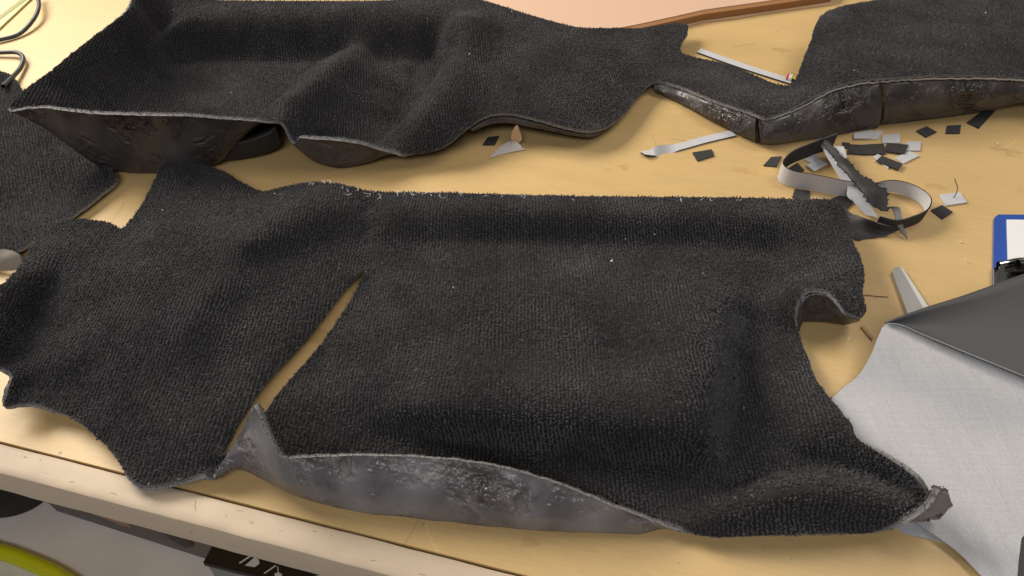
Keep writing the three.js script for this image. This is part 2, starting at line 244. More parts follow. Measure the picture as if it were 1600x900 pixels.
// ---------------------------------------------------------------- setting: floor and bench
{
  const g = new THREE.PlaneGeometry(6, 5); g.rotateX(-Math.PI / 2); g.translate(0, -0.85, 0.2);
  for (let i = 0; i < g.attributes.uv.count; i++) g.attributes.uv.setXY(i, g.attributes.uv.getX(i) * 6, g.attributes.uv.getY(i) * 5);
  info(mesh('floor', g, std([1, 1, 1], 0.55, { map: floorMap })), 'pale grey concrete floor below the bench', 'floor', null, 'structure');
}
const bench = thing('workbench', 'tan workbench top with a pale scuffed wooden edge strip', 'workbench');
{
  const a = at(0, 689, 0), b = at(827, 900, 0), dir = b.clone().sub(a).normalize(), out = new THREE.Vector3(-dir.z, 0, dir.x); // towards the camera
  if (out.z < 0) out.negate();
  const L0 = a.clone().addScaledVector(dir, -1.2), L1 = a.clone().addScaledVector(dir, 2.6), far = 1.3;
  const quad = [L0, L1, L1.clone().addScaledVector(out, -far), L0.clone().addScaledVector(out, -far)];
  const s = new THREE.Shape(quad.map((p) => new THREE.Vector2(p.x, -p.z))), g = new THREE.ExtrudeGeometry(s, { depth: 0.03, bevelEnabled: false });
  g.rotateX(-Math.PI / 2); g.translate(0, -0.03, 0);
  const uv = g.attributes.uv, p = g.attributes.position, ang = Math.atan2(dir.z, dir.x);
  for (let i = 0; i < uv.count; i++) { const x = p.getX(i), z = p.getZ(i); uv.setXY(i, (x * Math.cos(ang) + z * Math.sin(ang)) / 1.1, (-x * Math.sin(ang) + z * Math.cos(ang)) / 1.1 + 0.3); }
  mesh('tabletop', g, M.table, bench);
  const w = 0.026, hgt = 0.036, len = 3.8, lip = new RoundedBoxGeometry(len, hgt, w, 4, 0.006);
  // worn edge: small dents
  const lp = lip.attributes.position;
  const segd = new THREE.BoxGeometry(len, hgt, w, 900, 6, 6), sp = segd.attributes.position, r = 0.006;
  for (let i = 0; i < sp.count; i++) {
    const v = new THREE.Vector3().fromBufferAttribute(sp, i), c = new THREE.Vector3(v.x, Math.max(-hgt / 2 + r, Math.min(hgt / 2 - r, v.y)), Math.max(-w / 2 + r, Math.min(w / 2 - r, v.z)));
    const d = v.clone().sub(c); if (d.length() > 1e-6) v.copy(c).addScaledVector(d.normalize(), r);
    const n = fbm(v.x * 25, v.y * 60, v.z * 60, 4); v.y += 0.0012 * n; v.z += 0.0014 * n;
    sp.setXYZ(i, v.x, v.y, v.z);
  }
  segd.computeVertexNormals();
  for (let i = 0; i < sp.count; i++) segd.attributes.uv.setXY(i, sp.getX(i), sp.getZ(i) + sp.getY(i));
  const m = mesh('edge_strip', segd, M.lip, bench);
  m.rotation.y = -ang; m.position.copy(L0).add(L1).multiplyScalar(0.5).addScaledVector(out, w / 2 + 0.0012); m.position.y = -hgt / 2 + 0.003;
}

// ---------------------------------------------------------------- carpets
const tuft = (() => {                                              // one tuft of pile: a few bent, tapering strands, unit height
  const gs = [];
  for (let k = 0; k < 8; k++) {
    const a = rr(0, 6.28), r = 0.26 * Math.sqrt(rnd()), bx = r * Math.cos(a), bz = r * Math.sin(a), tx = bx * 2.1 + rr(-0.16, 0.16), tz = bz * 2.1 + rr(-0.16, 0.16), h = rr(0.7, 1.1), w = rr(0.10, 0.16);
    const pos = [], ix = []; for (const [t, ww] of [[0, 1], [0.6, 1.1], [1, 0.3]]) for (let q = 0; q < 3; q++) { const b = q * 2.094 + a; pos.push(bx + (tx - bx) * t * t + w * ww * Math.cos(b), h * t, bz + (tz - bz) * t * t + w * ww * Math.sin(b)); }
    for (let l = 0; l < 2; l++) for (let q = 0; q < 3; q++) { const i = 3 * l + q, j = 3 * l + (q + 1) % 3; ix.push(i, i + 3, j, j, i + 3, j + 3); } ix.push(6, 8, 7);
    const g = new THREE.BufferGeometry(); g.setAttribute('position', new THREE.Float32BufferAttribute(pos, 3)); g.setIndex(ix); g.computeVertexNormals(); gs.push(g);
  }
  return mergeGeometries(gs);
})();
function pile(S, parent, { rib = 0, gauge = 0.0034, pitch = 0.0016, height = 0.0016, color = [0.074, 0.071, 0.074], dust = 0.5, lean = 0.12, seedZ = 0 }) {
  const ca = Math.cos(rib), sa = Math.sin(rib), list = [], A = new THREE.Vector3(), N = new THREE.Vector3();
  const R = S.U.map(([u, v]) => [u * ca + v * sa, -u * sa + v * ca]);
  for (const [a, b, c] of S.tris) {
    const [ax, ay] = R[a], [bx, by] = R[b], [cx, cy] = R[c], det = (bx - ax) * (cy - ay) - (cx - ax) * (by - ay); if (Math.abs(det) < 1e-12) continue;
    const i0 = Math.ceil(Math.min(ax, bx, cx) / gauge), i1 = Math.floor(Math.max(ax, bx, cx) / gauge), j0 = Math.ceil(Math.min(ay, by, cy) / pitch), j1 = Math.floor(Math.max(ay, by, cy) / pitch);
    for (let i = i0; i <= i1; i++) for (let j = j0; j <= j1; j++) {
      const x = i * gauge, y = j * pitch, l1 = ((x - ax) * (cy - ay) - (cx - ax) * (y - ay)) / det, l2 = ((bx - ax) * (y - ay) - (x - ax) * (by - ay)) / det, l0 = 1 - l1 - l2;
      if (l0 < 0 || l1 < 0 || l2 < 0) continue;
      A.set(0, 0, 0).addScaledVector(S.T[a], l0).addScaledVector(S.T[b], l1).addScaledVector(S.T[c], l2); N.set(0, 0, 0).addScaledVector(S.Nn[a], l0).addScaledVector(S.Nn[b], l1).addScaledVector(S.Nn[c], l2).normalize();
      list.push([A.clone(), N.clone(), x, y]);
    }
  }
  const im = new THREE.InstancedMesh(tuft, M.fibre, list.length), m = new THREE.Matrix4(), q = new THREE.Quaternion(), up = new THREE.Vector3(0, 1, 0), col = new THREE.Color(), tw = new THREE.Quaternion();
  list.forEach(([p, n, x, y], k) => {
    p.x += rr(-0.0007, 0.0007); p.y += rr(-0.0003, 0.0003); p.z += rr(-0.0007, 0.0007); const crush = fbm(x * 22, y * 22, seedZ + 40, 3);
    n.x += rr(-0.28, 0.28) + 0.7 * crush; n.z += rr(-0.28, 0.28) + lean + 0.7 * fbm(y * 16, x * 16, seedZ + 60, 2); n.y += rr(-0.15, 0.15); n.normalize();
    q.setFromUnitVectors(up, n); tw.setFromAxisAngle(up, rr(0, 6.28)); q.multiply(tw);
    const w = 0.0023 * rr(0.8, 1.25), h = height * rr(0.65, 1.25) * (1 + 0.9 * crush); m.compose(p, q, new THREE.Vector3(w, h, w)); im.setMatrixAt(k, m);
    const d = 1 + dust * 2.2 * fbm(x * 14, y * 14, seedZ, 3) + rr(-0.25, 0.3) + (rnd() < 0.03 ? rr(0.3, 1.0) : 0); im.setColorAt(k, col.setRGB(color[0] * d, color[1] * d, color[2] * d));
  });
  im.name = 'pile'; im.castShadow = im.receiveShadow = true; im.userData.kind = 'stuff'; parent.add(im); return im;
}
// frayed strands along the cut
function fray(S, parent, where, pale = 0.5, long = 1, per = 3) {
  const n = S.nb, idx = []; for (let i = 0; i < n; i++) if (!where || where(S.P[i])) idx.push(i);
  const im = new THREE.InstancedMesh(tuft, M.fibre, idx.length * per), m = new THREE.Matrix4(), q = new THREE.Quaternion(), up = new THREE.Vector3(0, 1, 0), col = new THREE.Color(); let k = 0;
  for (const i of idx) for (let r = 0; r < per; r++) {
    const a = S.P[i], b = S.P[(i + 1) % n], t = b.clone().sub(a), out = t.clone().cross(S.Nn[i]).normalize(), p = a.clone().addScaledVector(t, rnd()).addScaledVector(S.Nn[i], rr(-0.002, 0.003)).addScaledVector(out, -0.0005);
    const d = out.clone().addScaledVector(S.Nn[i], rr(-0.2, 0.9)); d.x += rr(-0.5, 0.5); d.y += rr(-0.3, 0.3); d.z += rr(-0.5, 0.5); d.normalize();
    q.setFromUnitVectors(up, d); const w = 0.0014 * rr(0.6, 1.2); m.compose(p, q, new THREE.Vector3(w, 0.0019 * long * rr(0.4, 1.3), w)); im.setMatrixAt(k, m);
    const c = rnd() < pale ? rr(0.10, 0.26) : rr(0.04, 0.08); im.setColorAt(k++, col.setRGB(c, c * 0.98, c));
  }
  im.name = 'frayed_edge'; im.castShadow = im.receiveShadow = true; im.userData.kind = 'stuff'; parent.add(im);
}
function carpet(name, label, spec, opt) {
  const g = thing(name, label, 'carpet', 'cut moulded carpets on the bench'), S = sheet({ step: 0.0065, thick: 0.0042, ...spec });
  mesh('carpet_face', S.top, M.base, g); mesh('backing', S.bottom, opt.backing, g); mesh('cut_edge', S.edge, M.edge, g);
  pile(S, g, opt); fray(S, g, null, opt.pale ?? 0.35); g.userData.S = undefined; return { g, S };
}
// --- far carpet: left tray, hump, pocket, sloping panel, narrow bridge, raised right panel
const farCarpet = carpet('moulded_carpet', 'long black moulded carpet with a deep tray, a hump and a zigzag rubber-backed edge', {
  shift: 1.02, soft: 0.012, loose: 0.004, every: 26,
  outline: [
    [13, 168, 88, 18, 262], [38, 143, 88], [81, 110, 88], [125, 73, 88], [165, 43, 88], [199, 14, 88], [206, 0, 86], [222, -8, 78], [260, -8, 58], [300, -2, 50], [340, 2, 48], [480, 4, 46], [620, 2, 46], [700, -8, 47], [745, 0, 45], [800, 17, 40], [850, 32, 34], [905, 45, 30], [960, 46, 26], [1000, 46, 22], [1072, 40, 18],
    [1074, 52, 16], [1062, 76, 14], [1066, 85, 14], [1140, 104, 18], [1215, 134, 26], [1236, 136, 32], [1252, 105, 44], [1268, 62, 52], [1284, 26, 56], [1400, -2, 56], [1520, -14, 56], [1660, -24, 54],
    [1680, 60, 52], [1660, 128, 50], [1600, 122, 50], [1500, 118, 58], [1400, 122, 62], [1345, 126, 60], [1300, 138, 54], [1245, 166, 44], [1195, 186, 36], [1180, 180, 35], [1110, 156, 27], [1055, 134, 18], [1025, 128, 16], [1005, 142, 15], [975, 178, 16], [950, 198, 18], [920, 206, 21], [885, 200, 27], [840, 188, 33], [790, 178, 36], [762, 182, 36], [730, 202, 32],
    [700, 226, 24], [672, 238, 18], [640, 242, 18, 645, 258], [600, 234, 28, 605, 285], [560, 222, 40, 555, 315], [510, 216, 44, 510, 318], [470, 214, 45, 478, 300], [450, 209, 48, 452, 258],
    [437, 191, 60, 437, 247], [400, 187, 66, 398, 268], [352, 184, 74, 352, 305], ...dense([[290, 179, 84, 290, 334], [220, 178, 86, 215, 340], [140, 175, 87, 140, 332], [70, 166, 88, 75, 304]], 2, 1.02),
  ],
  inner: [
    // tray: front contact, floor, left slope, far wall
    ...dense([[165, 262, 8], [220, 268, 4], [290, 266, 4], [340, 252, 10]], 3, 1.02), [127, 240, 28, 126, 268], [90, 214, 48, 90, 267], [52, 190, 70, 52, 264], [250, 172, 8], [255, 130, 8], [258, 95, 9], [258, 70, 14], [330, 165, 4], [300, 120, 4], [380, 130, 4], [370, 165, 4], [440, 105, 4], [345, 205, 4], [230, 210, 6], [290, 230, 4],
    [130, 150, 54], [180, 100, 52], [90, 160, 72], [200, 180, 26], [225, 60, 48], [200, 140, 32], [225, 110, 24], [228, 40, 58],
    [300, 20, 49], [340, 18, 47], [480, 22, 45], ...dense([[270, 40, 46], [340, 38, 44], [420, 40, 43], [500, 42, 42], [560, 42, 42], [620, 38, 42], [680, 36, 44]], 2, 1.02), ...dense([[285, 96, 6], [340, 93, 5], [430, 94, 5], [490, 92, 6], [530, 88, 10]], 2, 1.02), ...dense([[590, 90, 12], [630, 90, 9], [680, 86, 9]], 2, 1.02),
    // hump: hidden foot, crest, slope into the pocket
    ...dense([[392, 200, 5], [428, 168, 5], [466, 131, 5], [504, 100, 7]], 4, 1.02), ...dense([[412, 184, 56], [450, 155, 58], [490, 121, 54], [526, 90, 44], [556, 76, 28]], 4, 1.02), [470, 186, 44], [505, 165, 36], [540, 132, 30], [575, 104, 22], [500, 202, 32], [460, 200, 46],
    // pocket
    [560, 175, 16], [590, 140, 14], [640, 104, 9], [610, 165, 10], [595, 205, 8], [555, 206, 12], [640, 130, 8], [680, 96, 8], [530, 262, 4], [490, 251, 8], [575, 253, 6], [530, 235, 6],
    // crest between the pocket and the panel, with its hidden foot
    ...dense([[606, 218, 6], [630, 194, 6], [658, 158, 6], [684, 124, 6], [690, 100, 7]], 4, 1.02), ...dense([[616, 229, 20], [641, 190, 38], [672, 150, 46], [702, 106, 48], [707, 78, 47], [700, 50, 46]], 4, 1.02),
    [730, 140, 48], [760, 100, 47], [700, 180, 44], [664, 216, 32], [780, 60, 43], [850, 90, 38], [840, 140, 39], [920, 120, 30], [920, 165, 26], [980, 90, 24], [1000, 115, 20], [1040, 100, 16], [860, 170, 34],
    [1120, 132, 25], [1190, 158, 34], [1240, 148, 42], [1290, 110, 54], [1330, 70, 57], [1450, 60, 58], [1560, 60, 56], [1450, 100, 60],
  ],
}, { backing: M.rubberBrown, rib: -0.15, seedZ: 3, pale: 0.55 });
{
  const g = farCarpet.g;
  mesh('underlay', skirt(
    [[1022, 133, 13], [1055, 139, 15], [1110, 161, 24], [1150, 176, 29], [1182, 186, 31]],
    [[1026, 146, 2], [1060, 163, 1], [1112, 192, 1], [1152, 213, 1], [1182, 227, 1]], 0.012, 0.003), M.rubberBrown, g);
  mesh('underlay', skirt(
    [[1187, 189, 32], [1205, 186, 35], [1245, 171, 40], [1300, 143, 50], [1345, 131, 56], [1372, 129, 57]],
    [[1188, 228, 1], [1210, 230, 1], [1255, 224, 1], [1305, 215, 2], [1345, 207, 2], [1374, 203, 2]], 0.014, 0.008), M.rubberBrown, g);
  mesh('underlay', skirt(
    [[1375, 128, 57], [1440, 124, 57], [1500, 123, 54], [1560, 124, 50], [1600, 126, 47], [1660, 132, 46]],
    [[1377, 198, 3], [1440, 190, 6], [1500, 182, 8], [1560, 172, 12], [1600, 164, 16], [1660, 160, 20]], 0.014, 0.008), M.rubberBrown, g);
  mesh('underlay', skirt(
    [[735, 203, 28], [765, 187, 32], [790, 183, 32], [840, 193, 29], [885, 205, 23], [922, 210, 17], [945, 202, 14]],
    [[738, 206, 24], [768, 196, 24], [792, 195, 22], [842, 203, 20], [890, 212, 14], [922, 215, 11], [942, 206, 10]], 0.008, 0.001), M.rubberBrown, g);
  const pale = std([0.34, 0.31, 0.28], 0.9), wob = (l) => { const c = new THREE.CatmullRomCurve3(l.map((p) => mm(...p))), o = []; for (let i = 0; i <= 60; i++) { const p = c.getPoint(i / 60); p.y += rr(-0.0007, 0.0007); p.z += 0.0012 + rr(-0.0005, 0.0005); o.push(p); } return tube(o, 0.0011, 160, 5); };
  mesh('backing_edge', wob([[1375, 127, 58], [1440, 123, 58], [1500, 122, 55], [1560, 123, 51], [1600, 125, 48], [1660, 131, 47]]), pale, g);
  mesh('backing_edge', wob([[1205, 185, 36], [1245, 170, 41], [1300, 142, 51], [1345, 130, 57], [1372, 128, 58]]), pale, g);
  const st = mesh('foam_strip', skirt([[285, 222, 36], [330, 226, 33], [375, 222, 32], [420, 206, 38], [430, 196, 44]], [[282, 252, 1], [330, 256, 1], [380, 252, 1], [422, 243, 1], [440, 232, 6]], 0.01, 0.002), M.black, g);
}
// --- left carpet, mostly out of the picture
const tucked = carpet('moulded_carpet', 'flat black carpet tucked under the raised corner of the long tray carpet', {
  outline: [[-90, 130, 6], [-20, 112, 6], [14, 117, 8], [30, 132, 8], [45, 160, 6], [100, 215, 6], [150, 252, 6], [184, 280, 8], [150, 312, 8], [106, 344, 8], [60, 372, 8], [34, 390, 10], [0, 398, 12], [-60, 410, 8], [-110, 300, 6]],
  inner: [[40, 250, 6], [90, 290, 7], [0, 320, 6], [20, 200, 6], [130, 300, 7]],
}, { backing: M.rubberBrown, rib: -0.5, seedZ: 8 });
{ const S = sheet({ thick: 0.003, step: 0.005, outline: [[-30, 404, 14], [0, 391, 20], [20, 392, 20], [33, 402, 16], [33, 418, 7], [14, 422, 4], [-30, 414, 4]], inner: [[8, 405, 16]] }); mesh('turned_backing', S.top, std([0.22, 0.20, 0.17], 0.8, { bumpMap: rubberBump, bumpScale: 0.002 }), tucked.g); mesh('turned_backing', S.edge, M.edge, tucked.g); }
// --- near carpet with the long slit
const near = carpet('moulded_carpet', 'wide black moulded carpet with a long slit and a curled grey rubber-backed front edge', {
  outline: [
    [270, 241, 14], [300, 254, 12], [345, 268, 10], [380, 288, 10], [410, 302, 10], [440, 296, 16], [480, 288, 24], [530, 290, 24], [570, 300, 20], [700, 304, 22], [900, 309, 22], [1100, 311, 22], [1250, 314, 24], [1303, 316, 26], [1320, 332, 26],
    [1332, 375, 30], [1350, 425, 32], [1346, 460, 34], [1351, 490, 36], [1340, 497, 36], [1320, 488, 38], [1302, 466, 42], [1284, 455, 43], [1262, 456, 40], [1248, 472, 32], [1243, 500, 18], [1247, 520, 9],
    [1262, 562, 10], [1278, 602, 14], [1310, 642, 20], [1332, 668, 24], [1338, 684, 26], [1380, 708, 32], [1425, 738, 36], [1446, 762, 32], [1457, 786, 24, 1462, 792],
    [1484, 788, 32, 1500, 812], [1480, 772, 44, 1504, 838], [1464, 764, 50, 1488, 856], [1450, 786, 40, 1462, 864], [1425, 806, 30, 1428, 862], [1395, 823, 18, 1396, 856], [1360, 833, 13, 1360, 850],
    [1300, 834, 15, 1300, 852], [1240, 836, 15, 1240, 852], [1180, 837, 13, 1180, 850], [1120, 839, 10, 1120, 848], [1085, 834, 8, 1085, 842], ...dense([[1060, 826, 9, 1058, 850], [1010, 808, 17, 1004, 872], [950, 785, 27, 944, 892], [900, 765, 35, 894, 904], [850, 747, 41, 842, 912], [780, 728, 46, 770, 916], [700, 716, 49, 690, 914], [600, 710, 50, 588, 902], [520, 711, 49, 505, 884], [462, 713, 48, 440, 862]], 3),
    [440, 711, 50, 408, 850], [420, 675, 62, 372, 850], [401, 634, 76, 330, 850], [388, 655, 58, 318, 812], [372, 685, 32, 322, 775], [359, 712, 7, 345, 728],
    [372, 700, 4, 376, 700], [398, 668, 5], [418, 642, 8], [431, 622, 8], [451, 598, 8], [483, 563, 8], [510, 530, 8], [529, 502, 8], [552, 464, 8], [565, 440, 9], [572, 420, 11],
    [559, 432, 14], [531, 464, 15], [484, 526, 15], [446, 566, 15], [413, 602, 15], [392, 634, 15], [373, 666, 14], [352, 718, 13], [338, 742, 11], [330, 748, 10], [290, 753, 11], [228, 763, 11], [205, 751, 11], [185, 720, 10], [150, 682, 9], [110, 652, 10], [80, 641, 12], [50, 632, 18], [28, 634, 18], [8, 636, 18], [9, 610, 28], [16, 586, 28], [-8, 574, 32], [-60, 560, 60], [-70, 500, 62], [-20, 462, 54], [10, 440, 46], [34, 414, 36], [44, 398, 28], [60, 372, 20], [104, 346, 14], [150, 347, 16], [176, 353, 18], [190, 360, 18], [212, 338, 16], [238, 294, 14], [256, 256, 14],
  ],
  loose: 0.0025, every: 40,
  inner: [
    // left panel
    [92, 414, 20], [66, 462, 11], [44, 512, 10], [18, 564, 12], [60, 428, 30], [34, 470, 33], [10, 512, 34], [-20, 560, 30], [84, 440, 14], [120, 450, 20], [180, 420, 26], [140, 380, 22], [80, 395, 24], [90, 540, 18], [200, 500, 28], [120, 550, 24], [260, 600, 20], [200, 680, 14], [300, 680, 16], [280, 720, 12], [40, 600, 15], [74, 622, 9], [30, 616, 16], [50, 610, 10], [120, 620, 13],
    [280, 330, 22], [280, 270, 16], [350, 310, 18], [340, 400, 38], [390, 380, 45], [420, 350, 45], [450, 325, 42], [330, 460, 44], [300, 510, 38], [420, 400, 27], [500, 330, 36], [380, 470, 26], [440, 460, 22], [500, 400, 20], [540, 330, 26], [360, 560, 22], [520, 440, 17], [545, 390, 16], [420, 560, 19],
    // crease above the slit
    [572, 330, 16], [573, 360, 9], [574, 385, 8], [596, 360, 18], [552, 360, 18],
    // right panel
    ...dense([[620, 328, 27], [800, 330, 28], [1000, 333, 28], [1200, 338, 29]], 5), ...dense([[640, 388, 12], [760, 386, 8], [900, 388, 7], [1050, 390, 7], [1200, 392, 8]], 4), [1290, 395, 16], [1310, 440, 30], [1260, 430, 22], [1220, 450, 14],
    [620, 450, 22], ...dense([[690, 436, 25], [850, 440, 26], [1000, 440, 27], [1110, 446, 27]], 4), ...dense([[1130, 470, 30], [1122, 560, 38], [1110, 640, 42], [1092, 682, 42]], 4), ...dense([[1092, 682, 42], [1050, 684, 42], [1000, 678, 41], [900, 664, 40], [780, 654, 39], [680, 646, 36], [622, 636, 30]], 6), [800, 550, 32], [950, 550, 32], [650, 550, 28], [560, 520, 18], [540, 600, 14], [480, 620, 10],
    ...dense([[600, 668, 7], [680, 682, 6], [780, 692, 5], [900, 703, 5], [1010, 718, 5], [1100, 728, 5]], 5), ...dense([[1122, 716, 5], [1138, 660, 6], [1148, 600, 7], [1158, 500, 9]], 3), [1200, 560, 10], [1230, 640, 18], [1260, 690, 16], [1290, 730, 9], [1200, 720, 7], [1200, 600, 13], [1300, 660, 24],
    [560, 640, 8], [520, 690, 5], [460, 690, 6],
    // hidden trough and the line the curled edge rests on
    ...dense([[366, 718, 4], [390, 730, 3], [420, 747, 3], [480, 776, 3], [560, 796, 3], [630, 804, 3], [700, 812, 3], [770, 819, 3], [830, 824, 3], [920, 829, 3], [1000, 831, 3]], 3), [600, 760, 4], [800, 770, 4], [950, 800, 4], [480, 735, 4],
    ...dense([[388, 692, 38, 350, 796], [440, 748, 29, 430, 806], [520, 756, 31, 516, 838], [610, 762, 31, 608, 850], [700, 770, 31, 698, 862], [830, 792, 25, 832, 868], [930, 810, 15, 932, 862]], 3),
    // front lip at the right
    ...dense([[1090, 812, 15], [1130, 791, 23], [1200, 761, 30], [1250, 754, 32], [1310, 757, 31], [1370, 775, 27], [1425, 792, 22]], 2), ...dense([[1140, 770, 4], [1200, 744, 4], [1250, 736, 3], [1330, 740, 3], [1400, 762, 5]], 2), [1430, 780, 14], [1110, 780, 8], ...dense([[1130, 815, 17], [1200, 800, 23], [1250, 796, 25], [1310, 800, 24], [1370, 808, 20]], 2), [1350, 712, 18], [1400, 735, 22], [1440, 815, 6, 1445, 826], [1470, 812, 8, 1480, 822],
  ],
  soft: 0.004, step: 0.0052,
}, { backing: M.rubberGrey, rib: 0.0, seedZ: 14, pale: 0.5 });
mesh('underlay', skirt(
  [[1246, 514, 10], [1245, 500, 15], [1250, 476, 28], [1264, 460, 36], [1284, 459, 39], [1302, 470, 38], [1320, 492, 34], [1344, 500, 32]],
  [[1249, 518, 1], [1252, 512, 2], [1258, 508, 2], [1268, 509, 1], [1288, 510, 1], [1304, 511, 1], [1322, 510, 2], [1336, 503, 8]], 0.008, 0.001), M.rubberBrown, near.g);

// ---------------------------------------------------------------- vinyl sheet folded over
{
  const g = thing('vinyl_sheet', 'fabric-backed vinyl sheet, pale cloth side up with its far end folded back showing black', 'vinyl sheet');
  const S = sheet({
    thick: 0.0012, step: 0.007, edgeNoise: 0.0001, minY: 0.004, soft: 0.03,
    outline: [
      [1290, 640, 5], [1312, 611, 6], [1340, 588, 12], [1360, 556, 22], [1372, 527, 30], [1381, 509, 33], [1392, 503, 35], [1440, 492, 36], [1500, 478, 38], [1600, 450, 40], [1700, 420, 40],
      [1800, 500, 20], [1780, 620, 8], [1720, 760, 5], [1640, 830, 5], [1600, 836, 5], [1592, 870, 5], [1586, 910, 5], [1570, 930, 5], [1535, 901, 5], [1500, 866, 5], [1466, 840, 5], [1430, 815, 5], [1380, 760, 5], [1320, 700, 5],
    ],
    inner: [
      [1400, 535, 29], [1400, 580, 19], [1400, 620, 9], [1460, 555, 28], [1460, 600, 19], [1460, 650, 8], [1530, 580, 27], [1530, 635, 15], [1530, 680, 6], [1600, 605, 27], [1600, 660, 14], [1600, 710, 6], [1680, 640, 25], [1680, 720, 8], [1480, 510, 33], [1600, 530, 34],
      [1370, 640, 6], [1450, 720, 5], [1550, 760, 5], [1550, 850, 5],
    ],
  });
  // the folded-back end: from the bend over to its free edge
  {
    const K = (l) => new THREE.CatmullRomCurve3(l.map((p) => mm(...p))), bend = K([[1384, 504, 36], [1400, 500, 40], [1440, 487, 45], [1500, 468, 51], [1600, 433, 58], [1700, 398, 60]]), under = K([[1384, 506, 34], [1400, 503, 35], [1440, 492, 36], [1500, 478, 38], [1600, 450, 40], [1700, 420, 40]]), free = K([[1385, 505.5, 36], [1404, 507, 38], [1440, 522, 37], [1490, 543, 36.5], [1600, 588, 36], [1700, 630, 36]]);
    const n = 60, R = 16, pos = [], uv = [], ix = [], pos2 = [], up = new THREE.Vector3(0, 1, 0);
    for (let i = 0; i <= n; i++) { const b = bend.getPoint(i / n), u = under.getPoint(i / n), f = free.getPoint(i / n), dir = f.clone().sub(b).setY(0).normalize(), r = Math.max(0.0005, (b.y - u.y) / 2); let len = 0, last = null;
      for (let j = 0; j <= R; j++) { let p; if (j < 6) { const a = -Math.PI / 2 + Math.PI * j / 6, c = u.clone().lerp(b, 0.5); p = c.addScaledVector(up, r * Math.sin(a)).addScaledVector(dir, -r * Math.cos(a)); } else { const t = (j - 6) / (R - 6), top = u.clone().lerp(b, 0.5).addScaledVector(up, r); p = top.lerp(f, t); p.y -= 0.004 * Math.sin(Math.PI * t) * Math.min(1, i / 12); }
        if (last) len += p.distanceTo(last); last = p.clone(); pos.push(p.x, p.y, p.z); uv.push(i * 0.006, len); } }
    const W = R + 1; for (let i = 0; i < n; i++) for (let j = 0; j < R; j++) { const a = i * W + j; ix.push(a, a + W, a + 1, a + 1, a + W, a + W + 1); }
    const o = new THREE.BufferGeometry(); o.setAttribute('position', new THREE.Float32BufferAttribute(pos, 3)); o.setAttribute('uv', new THREE.Float32BufferAttribute(uv, 2)); o.setIndex(ix); o.computeVertexNormals(); mesh('folded_end', o, M.vinyl, g);
    const e = []; for (let i = 0; i <= n; i++) e.push(free.getPoint(i / n)); mesh('free_edge', tube(e, 0.0006, 100, 5), std([0.28, 0.28, 0.28], 0.8), g);
  }
  mesh('cloth_face', S.top, M.cloth, g); mesh('vinyl_face', S.bottom, M.vinyl, g); mesh('cut_edge', S.edge, M.cloth, g);
  const u = info(mesh('vinyl_offcut', slab([[1380, 805], [1412, 833], [1445, 840], [1480, 848], [1500, 820], [1440, 790]], 0.4, 1.6), M.cloth), 'flat pale cloth offcut peeking from under the folded vinyl sheet', 'offcut');
  info(mesh('black_offcut', slab([[1570, 800], [1700, 760], [1700, 980], [1560, 960]], 0.4, 1.8), M.vinyl), 'black vinyl offcut under the edge of the pale cloth sheet', 'offcut');
}

// ---------------------------------------------------------------- strips, snippets and scraps
function strip(name, label, a, b, width, sag, matTop, matBot, h0 = 0.4) {
  const g = thing(name, label, 'strip'), n = 6, pts = [], w = [];
  const A = mm(a[0], a[1], a[2] ?? 1), B = mm(b[0], b[1], b[2] ?? 1), side = B.clone().sub(A).cross(new THREE.Vector3(0, 1, 0)).normalize().multiplyScalar(width);
  for (let i = 0; i <= n; i++) { const t = i / n, p = A.clone().lerp(B, t).addScaledVector(side, sag * Math.sin(Math.PI * t)); pts.push(p); w.push(side.clone()); }
  const [t, u] = ribbon(pts, w, 0.0014, 40); mesh('woven_face', u, matTop, g); mesh('back_face', t, matBot, g); return g;
}
strip('webbing_strip', 'pale woven strip lying flat on the bench behind the carpet bridge', [1092, 79, 2], [1238, 128, 2], 0.013, 0.16, M.whiteWeb, M.blackWeb);
{
  const g = thing('webbing_strip', 'pale woven strip poking out from under the zigzag carpet edge', 'strip');
  const pts = [[1004, 240, 3], [1020, 239, 2], [1060, 230, 1.2], [1100, 219, 1.2], [1146, 208, 1.2]].map((p) => mm(...p)), w = pts.map((p, i) => new THREE.Vector3(0.004, i < 1 ? 0.004 : 0, 0.0115));
  const [t, u] = ribbon(pts, w, 0.0014, 40); mesh('woven_face', u, M.whiteWeb, g); mesh('back_face', t, M.blackWeb, g);
}
